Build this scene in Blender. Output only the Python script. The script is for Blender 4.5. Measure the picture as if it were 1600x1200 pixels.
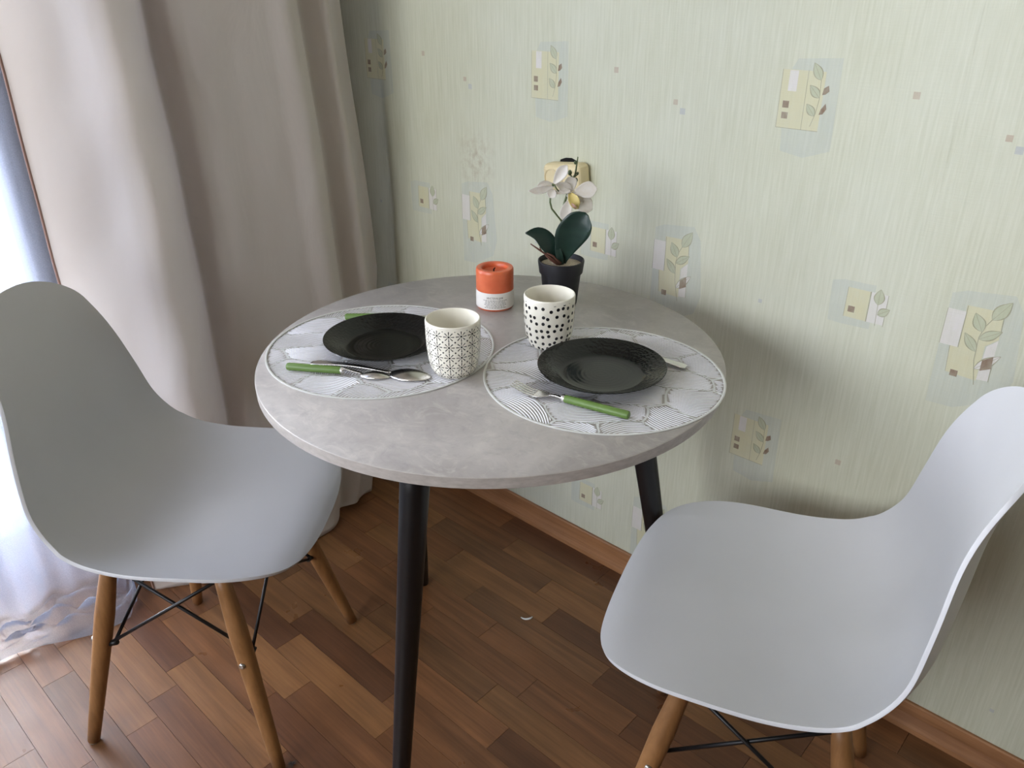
import bpy, bmesh, math, random
from mathutils import Vector, Matrix
random.seed(7)
for o in list(bpy.data.objects): bpy.data.objects.remove(o)
SC = bpy.context.scene
COL = SC.collection
PI = math.pi

# ------------------------------------------------------------------ camera
FPX = 1253.84
CO = Vector((0.0, -1.29144, 1.27160))
CR = Vector((0.736297, 0.676655, -0.002327))
CU = Vector((-0.305972, 0.336004, 0.890777))
CW = Vector((-0.603530, 0.655164, -0.454435))
cd = bpy.data.cameras.new('camera'); cam = bpy.data.objects.new('camera', cd); COL.objects.link(cam)
cd.sensor_fit = 'HORIZONTAL'; cd.sensor_width = 36.0; cd.lens = FPX / 1600 * 36; cd.clip_start = 0.02
cam.matrix_world = Matrix(((CR.x, CU.x, -CW.x, CO.x), (CR.y, CU.y, -CW.y, CO.y), (CR.z, CU.z, -CW.z, CO.z), (0, 0, 0, 1)))
SC.camera = cam

def px(u, v, ax, val):
    """pixel -> world point on the plane axis=val"""
    d = CR * ((u - 800) / FPX) - CU * ((v - 600) / FPX) + CW
    return CO + d * ((val - CO[ax]) / d[ax])
def px_facing(u, v, pt, push=0.0):
    """pixel -> world point on the upright plane through pt that faces the room viewpoint"""
    n = Vector((CW.x, CW.y, 0)).normalized()
    d = CR * ((u - 800) / FPX) - CU * ((v - 600) / FPX) + CW
    return CO + d * (((Vector(pt) - CO).dot(n) + push) / d.dot(n))

# ------------------------------------------------------------------ world, daylight, exposure
W = bpy.data.worlds.new('world'); SC.world = W; W.use_nodes = True
bg = W.node_tree.nodes['Background']; bg.inputs[0].default_value = (0.84, 0.90, 1.0, 1); bg.inputs[1].default_value = 3.0
def daylight(name, loc, rot, sx, sy, power):
    ld = bpy.data.lights.new(name, 'AREA'); ld.shape = 'RECTANGLE'; ld.size = sx; ld.size_y = sy; ld.energy = power; ld.color = (0.93, 0.955, 1.0)
    lo = bpy.data.objects.new(name, ld); COL.objects.link(lo); lo.location = loc; lo.rotation_euler = rot
daylight('balcony_daylight', (-2.36, -1.56, 1.20), (PI/2, 0, -PI/2), 1.42, 2.0, 230)     # faces +x through the balcony door
daylight('window_daylight', (-.85, -3.75, 1.62), (PI/2, 0, 0), 1.7, 1.2, 64)          # faces +y through the window opposite the papered wall
vs = SC.view_settings; vs.view_transform = 'Standard'; vs.look = 'None'; vs.gamma = 1; vs.use_curve_mapping = False
vs.exposure = 0.17

# ------------------------------------------------------------------ helpers
def lin(c):
    f = lambda x: x/12.92 if x <= .04045 else ((x+.055)/1.055)**2.4
    return (f(c[0]/255), f(c[1]/255), f(c[2]/255), 1)
class NT:
    def __init__(s, name):
        s.m = bpy.data.materials.new(name); s.m.use_nodes = True; s.t = s.m.node_tree
        s.b = s.t.nodes['Principled BSDF']; s.out = s.t.nodes['Material Output']
    def n(s, typ, ins=None, **kw):
        x = s.t.nodes.new('ShaderNode' + typ)
        for k, v in kw.items(): setattr(x, k, v)
        for k, v in (ins or {}).items(): s.set(x.inputs[k], v)
        return x
    def set(s, sock, v):
        if isinstance(v, bpy.types.NodeSocket): s.t.links.new(v, sock)
        else: sock.default_value = v
    def math(s, op, a, b=0.0, c=0.0, clamp=False):
        x = s.n('Math', {0: a, 1: b, 2: c}, operation=op, use_clamp=clamp); return x.outputs[0]
    def mix(s, f, a, b, mode='MIX'):
        x = s.n('Mix', data_type='RGBA', blend_type=mode); s.set(x.inputs[0], f); s.set(x.inputs[6], a); s.set(x.inputs[7], b); return x.outputs[2]
    def ramp(s, f, pts):
        x = s.n('ValToRGB', {0: f}); e = x.color_ramp.elements
        while len(e) < len(pts): e.new(.5)
        for i, (p, c) in enumerate(pts): e[i].position = p; e[i].color = c
        return x.outputs[0]
    def noise(s, vec, scale, detail=3, rough=.5, dist=0):
        x = s.n('TexNoise', {'Scale': scale, 'Detail': detail, 'Roughness': rough, 'Distortion': dist})
        if vec is not None: s.set(x.inputs['Vector'], vec)
        return x.outputs[0]
    def map(s, vec, scale=(1, 1, 1), loc=(0, 0, 0), rot=(0, 0, 0)):
        return s.n('Mapping', {0: vec, 'Scale': scale, 'Location': loc, 'Rotation': rot}).outputs[0]
    def obj(s): return s.n('TexCoord').outputs['Object']
    def pos(s): return s.n('NewGeometry').outputs['Position']
    def bump(s, h, strength=.2, dist=.001):
        x = s.n('Bump', {'Strength': strength, 'Distance': dist, 'Height': h}); s.set(s.b.inputs['Normal'], x.outputs[0]); return x
    def P(s, **kw):
        al = dict(col='Base Color', rough='Roughness', metal='Metallic', spec='Specular IOR Level', coat='Coat Weight', sheen='Sheen Weight', sss='Subsurface Weight', trans='Transmission Weight', ior='IOR')
        for k, v in kw.items(): s.set(s.b.inputs[al[k]], v)
        return s
def simple(name, c, rough=.5, metal=0, var=.06, scale=30, spec=.5, bump=0.0):
    t = NT(name); v = t.noise(t.obj(), scale, 3)
    c = lin(c); d = tuple(x*(1-var*2) for x in c[:3]) + (1,)
    t.P(col=t.ramp(v, [(.3, d), (.7, c)]), rough=rough, metal=metal, spec=spec)
    if bump: t.bump(v, bump)
    return t.m

def link(o, parent=None):
    COL.objects.link(o)
    if parent: o.parent = parent
    return o
def tag(o, label=None, cat=None, group=None, kind=None):
    if label: o['label'] = label
    if cat: o['category'] = cat
    if group: o['group'] = group
    if kind: o['kind'] = kind
    return o
def empty(name, loc, rz=0, label=None, cat=None, group=None):
    o = bpy.data.objects.new(name, None); o.empty_display_size = .05; o.location = loc; o.rotation_euler = (0, 0, rz); link(o)
    return tag(o, label, cat, group)
def mesh_from(name, vs_, fs, mats, smooth=False, mi=None):
    me = bpy.data.meshes.new(name); me.from_pydata([tuple(v) for v in vs_], [], fs)
    for m in (mats if isinstance(mats, (list, tuple)) else [mats]): me.materials.append(m)
    if mi: me.polygons.foreach_set('material_index', mi)
    if smooth: me.polygons.foreach_set('use_smooth', [True]*len(me.polygons))
    me.update(); return me
def mk(name, vs_, fs, mats, parent=None, smooth=False, mi=None, loc=None, rot=None):
    o = bpy.data.objects.new(name, mesh_from(name, vs_, fs, mats, smooth, mi)); link(o, parent)
    if loc is not None: o.location = loc
    if rot is not None: o.rotation_euler = rot
    return o
def recalc(o):
    bm = bmesh.new(); bm.from_mesh(o.data); bmesh.ops.recalc_face_normals(bm, faces=bm.faces); bm.to_mesh(o.data); bm.free(); return o
def bevel(o, w, seg=2, angle=.6):
    m = o.modifiers.new('bevel', 'BEVEL'); m.width = w; m.segments = seg; m.limit_method = 'ANGLE'; m.angle_limit = angle; return o
def boxdata(x0, x1, y0, y1, z0, z1):
    v = [(x, y, z) for z in (z0, z1) for y in (y0, y1) for x in (x0, x1)]
    return v, [(0, 2, 3, 1), (4, 5, 7, 6), (0, 1, 5, 4), (2, 6, 7, 3), (0, 4, 6, 2), (1, 3, 7, 5)]
def box(name, x0, x1, y0, y1, z0, z1, mat, parent=None, bev=0, seg=2):
    v, f = boxdata(x0, x1, y0, y1, z0, z1); o = mk(name, v, f, mat, parent)
    if bev: bevel(o, bev, seg)
    return o
def joinboxes(name, bl, mat, parent=None, bev=0):
    V, F = [], []
    for b in bl:
        v, f = boxdata(*b); n = len(V); V += v; F += [tuple(i+n for i in q) for q in f]
    o = mk(name, V, F, mat, parent)
    if bev: bevel(o, bev)
    return o
def lathe(name, prof, mat, parent=None, seg=64, loc=None, closed=False, mi_fn=None):
    """prof: list of (r,z); r==0 makes a pole"""
    V, F, ring = [], [], []
    for r, z in prof:
        if r < 1e-7: ring.append([len(V)]); V.append((0, 0, z))
        else:
            ring.append(list(range(len(V), len(V)+seg)))
            V += [(r*math.cos(2*PI*i/seg), r*math.sin(2*PI*i/seg), z) for i in range(seg)]
    pairs = list(zip(ring, ring[1:])) + ([(ring[-1], ring[0])] if closed else [])
    for a, b in pairs:
        for i in range(seg):
            j = (i+1) % seg
            if len(a) == 1 and len(b) == 1: continue
            if len(a) == 1: F.append((a[0], b[j], b[i]))
            elif len(b) == 1: F.append((a[i], a[j], b[0]))
            else: F.append((a[i], a[j], b[j], b[i]))
    o = mk(name, V, F, mat, parent, True, loc=loc)
    recalc(o); o.data.set_sharp_from_angle(angle=math.radians(38))
    return o
def tube(name, pts, rad, mat, parent=None, seg=10, cap=True):
    """tapered tube along points; rad number or list"""
    pts = [Vector(q) for q in pts]; n = len(pts); rad = rad if isinstance(rad, (list, tuple)) else [rad]*n
    V, F = [], []; up = None
    for i, q in enumerate(pts):
        t = (pts[min(i+1, n-1)] - pts[max(i-1, 0)]).normalized()
        if up is None: up = t.orthogonal().normalized()
        up = (up - t*up.dot(t)).normalized(); w = t.cross(up)
        V += [q + (up*math.cos(2*PI*k/seg) + w*math.sin(2*PI*k/seg))*rad[i] for k in range(seg)]
    for i in range(n-1):
        for k in range(seg):
            l = (k+1) % seg; F.append((i*seg+k, i*seg+l, (i+1)*seg+l, (i+1)*seg+k))
    if cap: F.append(tuple(range(seg-1, -1, -1))); F.append(tuple(range((n-1)*seg, n*seg)))
    o = mk(name, V, F, mat, parent, True)
    m = o.data; k = len(m.polygons)
    if cap:
        m.polygons[k-1].use_smooth = False; m.polygons[k-2].use_smooth = False
    return o
def hermite(ks, vs_, t):
    n = len(ks)
    def slope(i):
        if i == 0: return (vs_[1]-vs_[0])/(ks[1]-ks[0])
        if i == n-1: return (vs_[-1]-vs_[-2])/(ks[-1]-ks[-2])
        a, b = ks[i]-ks[i-1], ks[i+1]-ks[i]
        return (a*a*vs_[i+1] + (b*b-a*a)*vs_[i] - b*b*vs_[i-1])/(a*b*(a+b))
    i = 0
    while i < n-2 and t >= ks[i+1]: i += 1
    h = ks[i+1]-ks[i]; u = (t-ks[i])/h
    return (2*u**3-3*u*u+1)*vs_[i] + (u**3-2*u*u+u)*h*slope(i) + (3*u*u-2*u**3)*vs_[i+1] + (u**3-u*u)*h*slope(i+1)
def lerp_table(ks, vs_, t):
    if t <= ks[0]: return vs_[0]
    for i in range(len(ks)-1):
        if t <= ks[i+1]: u = (t-ks[i])/(ks[i+1]-ks[i]); return vs_[i]+(vs_[i+1]-vs_[i])*u
    return vs_[-1]
def thin(o, th, off=0):
    m = o.modifiers.new('thick', 'SOLIDIFY'); m.thickness = th; m.offset = off; return o

# ------------------------------------------------------------------ materials of the room
def wallpaper(name, tint, amt):
    t = NT(name); q = t.pos()
    fib = t.noise(t.map(q, (260, 260, 9)), 1, 4, .65)
    fib2 = t.noise(t.map(q, (30, 30, 420)), 1, 2, .5)
    big = t.noise(t.map(q, (2.2, 2.2, 1.6)), 1, 4, .6)
    c = t.ramp(fib, [(.3, lin((196, 198, 172))), (.7, lin((213, 214, 193)))])
    c = t.mix(t.ramp(big, [(.35, (0, 0, 0, 1)), (.75, (.5, .5, .5, 1))]), c, lin((222, 226, 214)))
    st = px(744, 250, 1, 0.0)
    dd = t.n('VectorMath', {0: q, 1: tuple(st)}, operation='DISTANCE').outputs['Value']
    sf = t.math('MULTIPLY', t.n('MapRange', {0: dd, 1: .075, 2: .0, 3: 0, 4: 1}).outputs[0], t.n('MapRange', {0: t.noise(t.map(q, (55, 55, 38)), 1, 5, .7), 1: .45, 2: .7, 3: 0, 4: .75}).outputs[0])
    c = t.mix(sf, c, lin((158, 138, 108)))     # old brown stain beside the socket
    if amt:
        br = t.noise(t.map(q, (40, 40, 22)), 1, 4, .7)
        f = t.math('MULTIPLY', t.n('MapRange', {0: br, 1: .3, 2: .65, 3: .55, 4: 1.0}).outputs[0], amt)
        c = t.mix(f, c, lin(tint))
    h = t.math('ADD', fib, t.math('MULTIPLY', fib2, .4))
    t.P(col=c, rough=.75, spec=.25); t.bump(h, .35, .0012)
    return t.m
M_wp = wallpaper('wallpaper_plain', None, 0)
M_wp_blue = wallpaper('wallpaper_blue_grey', (188, 196, 190), .5)
M_wp_cream = wallpaper('wallpaper_cream', (212, 208, 172), .9)
M_wp_pale = wallpaper('wallpaper_pale', (222, 218, 214), .9)
M_wp_leaf = wallpaper('wallpaper_leaf', (184, 190, 160), .9)
M_wp_line = wallpaper('wallpaper_line', (158, 156, 128), .95)
M_wp_brown = wallpaper('wallpaper_brown', (138, 116, 98), 1.0)
M_wp_tan = wallpaper('wallpaper_tan', (188, 172, 152), .95)
M_wp_grey = wallpaper('wallpaper_grey', (186, 190, 188), .9)

def wood(name, a, b, scale=1.0, rough=.4, grain=(2.5, 38, 38), bump=.08, rnd=True, spec=.5):
    t = NT(name); q = t.pos()
    if rnd:
        r = t.n('ObjectInfo').outputs['Random']
        off = t.n('CombineXYZ', {0: t.math('MULTIPLY', r, 37.0), 1: t.math('MULTIPLY', r, 11.0), 2: t.math('MULTIPLY', r, 5.0)}).outputs[0]
        q = t.n('VectorMath', {0: q, 1: off}, operation='ADD').outputs[0]
    g = t.noise(t.map(q, tuple(x*scale for x in grain)), 1, 5, .62, .6)
    fine = t.noise(t.map(q, tuple(x*scale*k for x, k in zip(grain, (2.5, 6, 6)))), 1, 3, .6)
    blot = t.noise(t.map(q, (7, 11, 7)), 1, 3, .5)
    f = t.math('ADD', t.math('MULTIPLY', g, .7), t.math('MULTIPLY', fine, .3))
    c = t.ramp(f, [(.38, lin(tuple(x*.93 for x in a))), (.62, lin(b))])
    c = t.mix(t.n('MapRange', {0: blot, 1: .35, 2: .75, 3: 0, 4: .35}).outputs[0], c, lin(tuple(x*.72 for x in a)))
    if rnd:
        hv = t.n('HueSaturation', {'Value': t.n('MapRange', {0: t.n('ObjectInfo').outputs['Random'], 3: .93, 4: 1.07}).outputs[0], 'Color': c})
        c = hv.outputs[0]
    sm = t.noise(t.pos(), 9, 4, .6)
    t.P(col=c, rough=t.n('MapRange', {0: sm, 1: .3, 2: .7, 3: rough-.07, 4: rough+.1}).outputs[0], spec=spec)
    if bump: t.bump(f, bump, .0006)
    return t.m
M_plank = [wood('plank_dark', (94, 60, 39), (114, 75, 49), rough=.33), wood('plank_umber', (102, 69, 44), (124, 86, 55), rough=.33),
           wood('plank_mid', (116, 76, 47), (138, 93, 59), rough=.33), wood('plank_red', (110, 72, 46), (132, 89, 57), rough=.33),
           wood('plank_light', (124, 85, 52), (144, 101, 63), rough=.33)]
M_skirt = wood('skirting_wood', (150, 103, 66), (176, 126, 84), rough=.4, rnd=False, bump=.03)
M_beech = wood('beech_wood', (142, 99, 57), (160, 115, 70), rough=.45, grain=(30, 30, 5), rnd=False, bump=.03)
M_pvc = simple('white_pvc', (236, 238, 240), .35, var=.02)
M_ceil = simple('ceiling_white', (214, 204, 188), .8, var=.02)
M_plaster = simple('plaster_cream', (100, 82, 58), .8, var=.03)
M_black = simple('black_powder_coat', (16, 16, 18), .38, var=.1, spec=.5)
M_blackrod = simple('black_wire', (14, 14, 17), .45, var=.1)
M_steel = simple('brushed_steel', (218, 216, 212), .24, 1, var=.02)
M_zinc = simple('zinc_bolt', (190, 190, 185), .3, 1, var=.03)

# glass pane
tg = NT('window_glass'); tr = tg.n('BsdfTransparent'); gl = tg.n('BsdfGlossy', {'Roughness': .02}); fr = tg.n('Fresnel', {0: 1.45})
mx = tg.n('MixShader', {0: fr.outputs[0], 1: tr.outputs[0], 2: gl.outputs[0]}); tg.t.links.new(mx.outputs[0], tg.out.inputs[0]); M_glass = tg.m  # clear pane

# ------------------------------------------------------------------ room shell
XL, XR, YF, ZC = -1.77, 2.9, -3.4, 2.52
floor_base = box('floor', XL-.3, XR, YF, 0, -.05, -.004, M_plank[2]); tag(floor_base, kind='structure', label='brown wood-strip floor of short planks in mixed tones')
ROW, Y0 = .0625, -.0175
JOINTS = {0: [(-1.162, 2), (-.852, 0)], 1: [(-1.094, 2), (-.745, 4)], 2: [(-1.293, 4), (-.931, 1)], 3: [(-1.165, 2), (-.857, 4)],
          4: [(-1.40, 2), (-1.037, 4), (-.67, 1)], 5: [(-1.26, 3), (-.93, 2), (-.56, 2)], 6: [(-1.32, 4), (-1.07, 2), (-.76, 3)], 7: [(-1.16, 3), (-.811, 1)], 8: [(-1.40, 1), (-1.063, 4), (-.722, 2)],
          10: [(-1.222, 0), (-.89, 4)], 11: [(-1.095, 4)]}
plank_mesh = []
for m in M_plank:
    v, f = boxdata(-.5, .5, -.5, .5, -.004, 0)
    plank_mesh.append(mesh_from('plank', v, f, m))
def add_plank(x0, x1, r, tone):
    o = bpy.data.objects.new('plank', plank_mesh[tone]); link(o, floor_base)
    y1 = Y0 - r*ROW; y0 = y1 - ROW
    if r == 0: y1 = -.002
    o.location = ((x0+x1)/2, (y0+y1)/2, 0); o.scale = (x1-x0-.0008, y1-y0-.0007, 1)
rp = random.Random(21)
for r in range(0, 29):
    js = JOINTS.get(r, [])
    if not js: js = [(-1.2 + rp.uniform(-.17, .17), rp.randrange(5))]
    left, right = -2.05, .62
    # js[i]=(x, tone of the plank that ENDS at x)
    segs = []; x = js[0][0]; tone = js[0][1]
    while x > left:
        L = rp.uniform(.30, .37); a = max(left, x-L)
        if a-left < .08: a = left
        segs.append((a, x, tone)); x = a; tone = rp.choice([0, 1, 2, 2, 3, 4])
    for (xa, ta), (xb, tb) in zip(js, js[1:]): segs.append((xa, xb, tb))
    x = js[-1][0]; tone = {0: 0, 1: 1, 2: 4, 3: 0, 4: 0, 5: 0, 7: 4, 8: 0}.get(r, rp.randrange(5)); last = tone
    while x < right:
        b = min(right, x + rp.uniform(.30, .37))
        segs.append((x, b, tone)); x = b; tone = rp.choice([k for k in (0, 1, 2, 3, 4) if k != tone])
    for a, b, t_ in segs: add_plank(a, b, r, t_)

# wall with wallpaper strips
wall = box('wall_back', XL-.45, XR, 0.0003, .12, -.05, ZC, M_wp); tag(wall, kind='structure', label='wall papered in pale green with small leaf motifs')
SW = .5312
def strip_mesh():
    V, F, MI = [], [], []
    mats = [M_wp, M_wp_blue, M_wp_cream, M_wp_pale, M_wp_leaf, M_wp_line, M_wp_brown, M_wp_tan, M_wp_grey]
    BL, CR_, PA, LE, LI, BR, TA, GR = range(1, 9)
    def poly(pts, m, layer):
        n = len(V); V.extend((u, -.00012*layer, z) for u, z in pts); F.append(tuple(range(n, n+len(pts)))); MI.append(m)
    def rect(u0, u1, z0, z1, m, layer): poly([(u0, z0), (u1, z0), (u1, z1), (u0, z1)], m, layer)
    def line(pts, w, m, layer):
        for (a, b), (c, d) in zip(pts, pts[1:]):
            l = math.hypot(c-a, d-b); nx, nz = -(d-b)/l*w/2, (c-a)/l*w/2
            poly([(a+nx, b+nz), (a-nx, b-nz), (c-nx, d-nz), (c+nx, d+nz)], m, layer)
    def leaf(b, t, w, layer, fill=LE, edge=LI):
        l = math.hypot(t[0]-b[0], t[1]-b[1]); ex, ez = (t[0]-b[0])/l, (t[1]-b[1])/l
        for k, (g, m) in enumerate(((.0012, edge), (0, fill))):
            pts = []
            for s in range(9): q = s/8; pts.append((q, math.sin(PI*q**.85)))
            P1 = [(b[0]+ex*(q*l)-ez*(h*w/2+g*(.4+h)), b[1]+ez*(q*l)+ex*(h*w/2+g*(.4+h))) for q, h in pts]
            P2 = [(b[0]+ex*(q*l)+ez*(h*w/2+g*(.4+h)), b[1]+ez*(q*l)-ex*(h*w/2+g*(.4+h))) for q, h in pts]
            poly(P1 + P2[::-1][1:-1] if g == 0 else P1 + P2[::-1], m, layer+k)
        line([b, t], .0006, edge, layer+2)
    rect(.00015, SW-.00015, .02, ZC, 0, 0)
    for k in (-1, 0, 1, 2, 3):
        dz = k*.624
        def Z(pts): return [(u, z+dz) for u, z in pts]
        if k < 3:
            # leaf-branch motif
            poly(Z([(.051, .842), (.070, .850), (.134, .857), (.150, .833), (.162, .728), (.150, .690), (.122, .676), (.092, .660), (.052, .658), (.0505, .75)]), BL, 1)
            poly(Z([(.0752, .8283), (.1255, .8295), (.128, .786), (.113, .772), (.1135, .7141), (.0689, .7165), (.0661, .76), (.0775, .76)]), CR_, 2)
            poly(Z([(.115, .772), (.128, .785), (.129, .718), (.1135, .7165)]), PA, 2)
            rect(.0505, .0765, .7598+dz, .818+dz, PA, 3)
            line(Z([(.0505, .818), (.0505, .7598)]), .0009, LI, 4); line(Z([(.0767, .828), (.0777, .7598)]), .0011, LI, 4)
            line(Z([(.0661, .7598), (.0689, .7165)]), .0008, LI, 4); line(Z([(.1262, .829), (.128, .80)]), .0009, LI, 4); line(Z([(.129, .74), (.130, .717)]), .0008, LI, 4)
            rect(.0757, .0865, .7118+dz, .7222+dz, BR, 4)
            line(Z([(.112, .7069), (.1034, .7462), (.1016, .7829), (.1051, .8004), (.1124, .8141)]), .0011, LI, 4)
            leaf(*Z([(.1124, .8141), (.1320, .8465)]), .017, 5); leaf(*Z([(.1039, .7927), (.0890, .8195)]), .0155, 5)
            leaf(*Z([(.1022, .7806), (.1300, .800)]), .0125, 5); leaf(*Z([(.1024, .76), (.0815, .7855)]), .0125, 5)
            leaf(*Z([(.1065, .7323), (.1370, .762)]), .0125, 5, PA)
            poly(Z([(.1145, .7490), (.1278, .7590), (.1292, .7395), (.1147, .7318)]), BR, 8)
            # small card motif
            poly(Z([(.4013, .8198), (.4206, .8249), (.4719, .8258), (.474, .7602), (.4737, .7508), (.4259, .7488), (.4045, .7496)]), BL, 1)
            rect(.4292, .4660, .7628+dz, .8138+dz, CR_, 2); rect(.4672, .4937, .7628+dz, .8140+dz, PA, 2)
            line(Z([(.4660, .8142), (.4664, .7625)]), .0018, LI, 3); line(Z([(.4292, .8142), (.4290, .7625)]), .0007, LI, 3)
            rect(.4345, .4453, .7722+dz, .7827+dz, BR, 3)
            line(Z([(.4816, .7593), (.4801, .7948)]), .0009, LI, 3); line(Z([(.4937, .8142), (.4941, .7610)]), .0009, LI, 3)
            leaf(*Z([(.4801, .7948), (.4803, .8215)]), .0145, 4); leaf(*Z([(.4823, .7785), (.5000, .7915)]), .0115, 4)
            rect(.277, .284, .747+dz, .754+dz, GR, 1)
        # two-square motif
        poly(Z([(.2771, .5149), (.2857, .5302), (.3562, .5347), (.358, .44), (.3589, .3976), (.3161, .3822), (.2764, .3887), (.273, .43)]), BL, 1)
        rect(.2632, .3335, .4252+dz, .5138+dz, CR_, 2)
        line(Z([(.2632, .5138), (.2632, .4252)]), .0008, LI, 3); line(Z([(.3052, .5146), (.3060, .4252)]), .0008, LI, 3); line(Z([(.263, .4252), (.334, .4252)]), .0008, LI, 3)
        rect(.2750, .2895, .4819+dz, .5129+dz, PA, 3); rect(.2697, .2803, .4562+dz, .4668+dz, BR, 3); rect(.2702, .2808, .4396+dz, .4496+dz, BR, 3)
        line(Z([(.3198, .4314), (.3260, .452), (.3287, .4736), (.3271, .5013)]), .0009, LI, 3)
        leaf(*Z([(.3271, .5013), (.3125, .5256)]), .0125, 4); leaf(*Z([(.3284, .4754), (.3107, .4930)]), .0115, 4); leaf(*Z([(.3245, .4480), (.3097, .4650)]), .0105, 4)
        poly(Z([(.3320, .4800), (.3335, .4900), (.3405, .4945), (.3425, .4860), (.3370, .4810)]), BR, 4)
        poly(Z([(.3314, .4505), (.3335, .4590), (.3400, .4680), (.3425, .4600), (.3375, .4520)]), BR, 4)
        # loose small squares
        rect(.4658, .4755, 1.110-.624+dz, 1.120-.624+dz, TA, 1); rect(.0665, .0755, 1.066-.624+dz, 1.075-.624+dz, TA, 1); rect(.0815, .0920, 1.051-.624+dz, 1.0615-.624+dz, GR, 1)
    ms = mesh_from('wallpaper_strip', V, F, mats, mi=MI)
    return ms
sm = strip_mesh()
for k in range(-3, 6):
    o = bpy.data.objects.new('wallpaper_strip', sm); link(o, wall); o.location = (-.866 + k*SW, 0, 0)
    if k == -3: o.location.x += 0.0

# dark gap in the plaster above the loose socket
M_hole = simple('dark_hole', (12, 12, 12), .9)
M_cream = simple('aged_cream_plastic', (232, 216, 172), .38, var=.04)
hp = [px(874+9, 254, 1, -.001), px(876, 249, 1, -.001), px(884, 246.5, 1, -.001), px(893, 247, 1, -.001), px(902, 252, 1, -.001), px(903, 259, 1, -.001), px(880, 259, 1, -.001)]
hp[0] = px(874, 256, 1, -.001)
hv = [Vector((q.x, -.0012, q.z)) for q in hp]; n = len(hv)
V = hv + [q + Vector((0, .004, 0)) for q in hv]
mk('wall_hole', V, [tuple(range(n-1, -1, -1)), tuple(range(n, 2*n))] + [(i, (i+1) % n, n+(i+1) % n, n+i) for i in range(n)], M_hole, wall)

# skirting
prof = [(0, .058), (-.005, .0585), (-.0075, .056), (-.0085, .047), (-.0095, .034), (-.013, .020), (-.0165, .010), (-.0175, 0), (0, 0)]
V = [(x, y-.0005, z) for x in (XL, XR) for y, z in prof]; n = len(prof)
sk = mk('baseboard_back', V, [tuple(range(n)), tuple(range(2*n-1, n-1, -1))] + [(i, n+i, n+(i+1) % n, (i+1) % n) for i in range(n)], M_skirt)
recalc(sk); tag(sk, kind='structure', label='brown wooden skirting board along the papered wall')

# window wall with balcony door opening
OY0, OY1, OZ0, OZ1 = -2.30, -.82, .0, 2.18
wl = joinboxes('wall_left', [(XL-.45, XL, OY1, 0.0, -.05, ZC), (XL-.45, XL, YF, OY0, -.05, ZC), (XL-.45, XL, OY0, OY1, OZ1, ZC)], M_plaster)
tag(wl, kind='structure', label='window wall behind the curtains')
tag(box('trim_1', XL-.45, XL-.29, OY0, OY1, -.004, .085, M_pvc, bev=.006), kind='structure', label='white balcony door sill behind the sheer curtain')
tag(box('wall_right', XR, XR+.1, YF, .1, -.05, ZC, M_plaster), kind='structure')
WX0, WX1, WZ0, WZ1 = -1.75, .05, .95, 2.25
tag(joinboxes('wall_front', [(XL-.45, WX0, YF-.2, YF, -.05, ZC), (WX1, XR+.1, YF-.2, YF, -.05, ZC), (WX0, WX1, YF-.2, YF, -.05, WZ0), (WX0, WX1, YF-.2, YF, WZ1, ZC)], M_plaster), kind='structure')
w2 = empty('window_2', ((WX0+WX1)/2, YF-.12, WZ0)); tag(w2, kind='structure', label='white framed window in the wall opposite the papered wall')
hw, hh = (WX1-WX0)/2, WZ1-WZ0
for b in [(-hw, -hw+.07, 0, hh), (hw-.07, hw, 0, hh), (-.04, .04, .07, hh-.07), (-hw+.07, hw-.07, 0, .07), (-hw+.07, hw-.07, hh-.07, hh)]: box('frame', b[0], b[1], -.03, .03, b[2], b[3], M_pvc, w2, .004)
for b in [(-hw+.07, -.04), (.04, hw-.07)]: box('pane', b[0], b[1], -.004, .004, .07, hh-.07, M_glass, w2)
tag(box('ceiling', XL-.45, XR+.1, YF-.1, .12, ZC, ZC+.1, M_ceil), kind='structure')
tag(joinboxes('trim_2', [(XL-.29, XL, OY1-.012, OY1+.0, .0, OZ1), (XL-.29, XL, OY0, OY0+.012, .0, OZ1), (XL-.29, XL, OY0+.012, OY1-.012, OZ1-.012, OZ1)], M_pvc), kind='structure', label='white lining of the balcony door recess')
win = empty('window_1', (XL-.36, (OY0+OY1)/2, .085)); tag(win, kind='structure', label='white framed balcony door and window behind the sheer curtain')
def wbox(name, y0, y1, z0, z1, x0=-.035, x1=.035, mat=M_pvc, bev=.004, par=win):
    cy = (OY0+OY1)/2; return box(name, x0, x1, y0-cy, y1-cy, z0-.085, z1-.085, mat, par, bev)
wbox('frame', OY1-.06, OY1, .085, OZ1); wbox('frame', OY0, OY0+.06, .085, OZ1); wbox('frame', OY0+.06, OY1-.06, OZ1-.06, OZ1); wbox('frame', OY0+.06, OY1-.06, .085, .145)
wbox('mullion', -1.66, -1.60, .145, OZ1-.06)
wbox('sash_rail', -1.60, OY1-.06, .145, .235); wbox('sash_rail', -1.60, OY1-.06, .78, .86); wbox('sash_rail', -1.60, OY1-.06, OZ1-.13, OZ1-.06)
wbox('sash_stile', OY1-.11, OY1-.06, .235, .78); wbox('sash_stile', OY1-.11, OY1-.06, .86, OZ1-.13); wbox('sash_stile', -1.60, -1.54, .86, OZ1-.13); wbox('sash_stile', -1.60, -1.54, .235, .78)
wbox('pane', -1.54, OY1-.11, .235, .78, -.004, .004, M_glass, 0); wbox('pane', -1.54, OY1-.11, .86, OZ1-.13, -.004, .004, M_glass, 0)
wbox('parapet', OY0+.06, -1.66, .145, .82, -.03, .03); wbox('sash_rail', OY0+.06, -1.66, .82, .90); wbox('sash_rail', OY0+.06, -1.66, OZ1-.13, OZ1-.06); wbox('pane', OY0+.06, -1.66, .90, OZ1-.13, -.004, .004, M_glass, 0)
wbox('door_handle', -1.59, -1.565, 1.0, 1.14, .035, .06)

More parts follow.
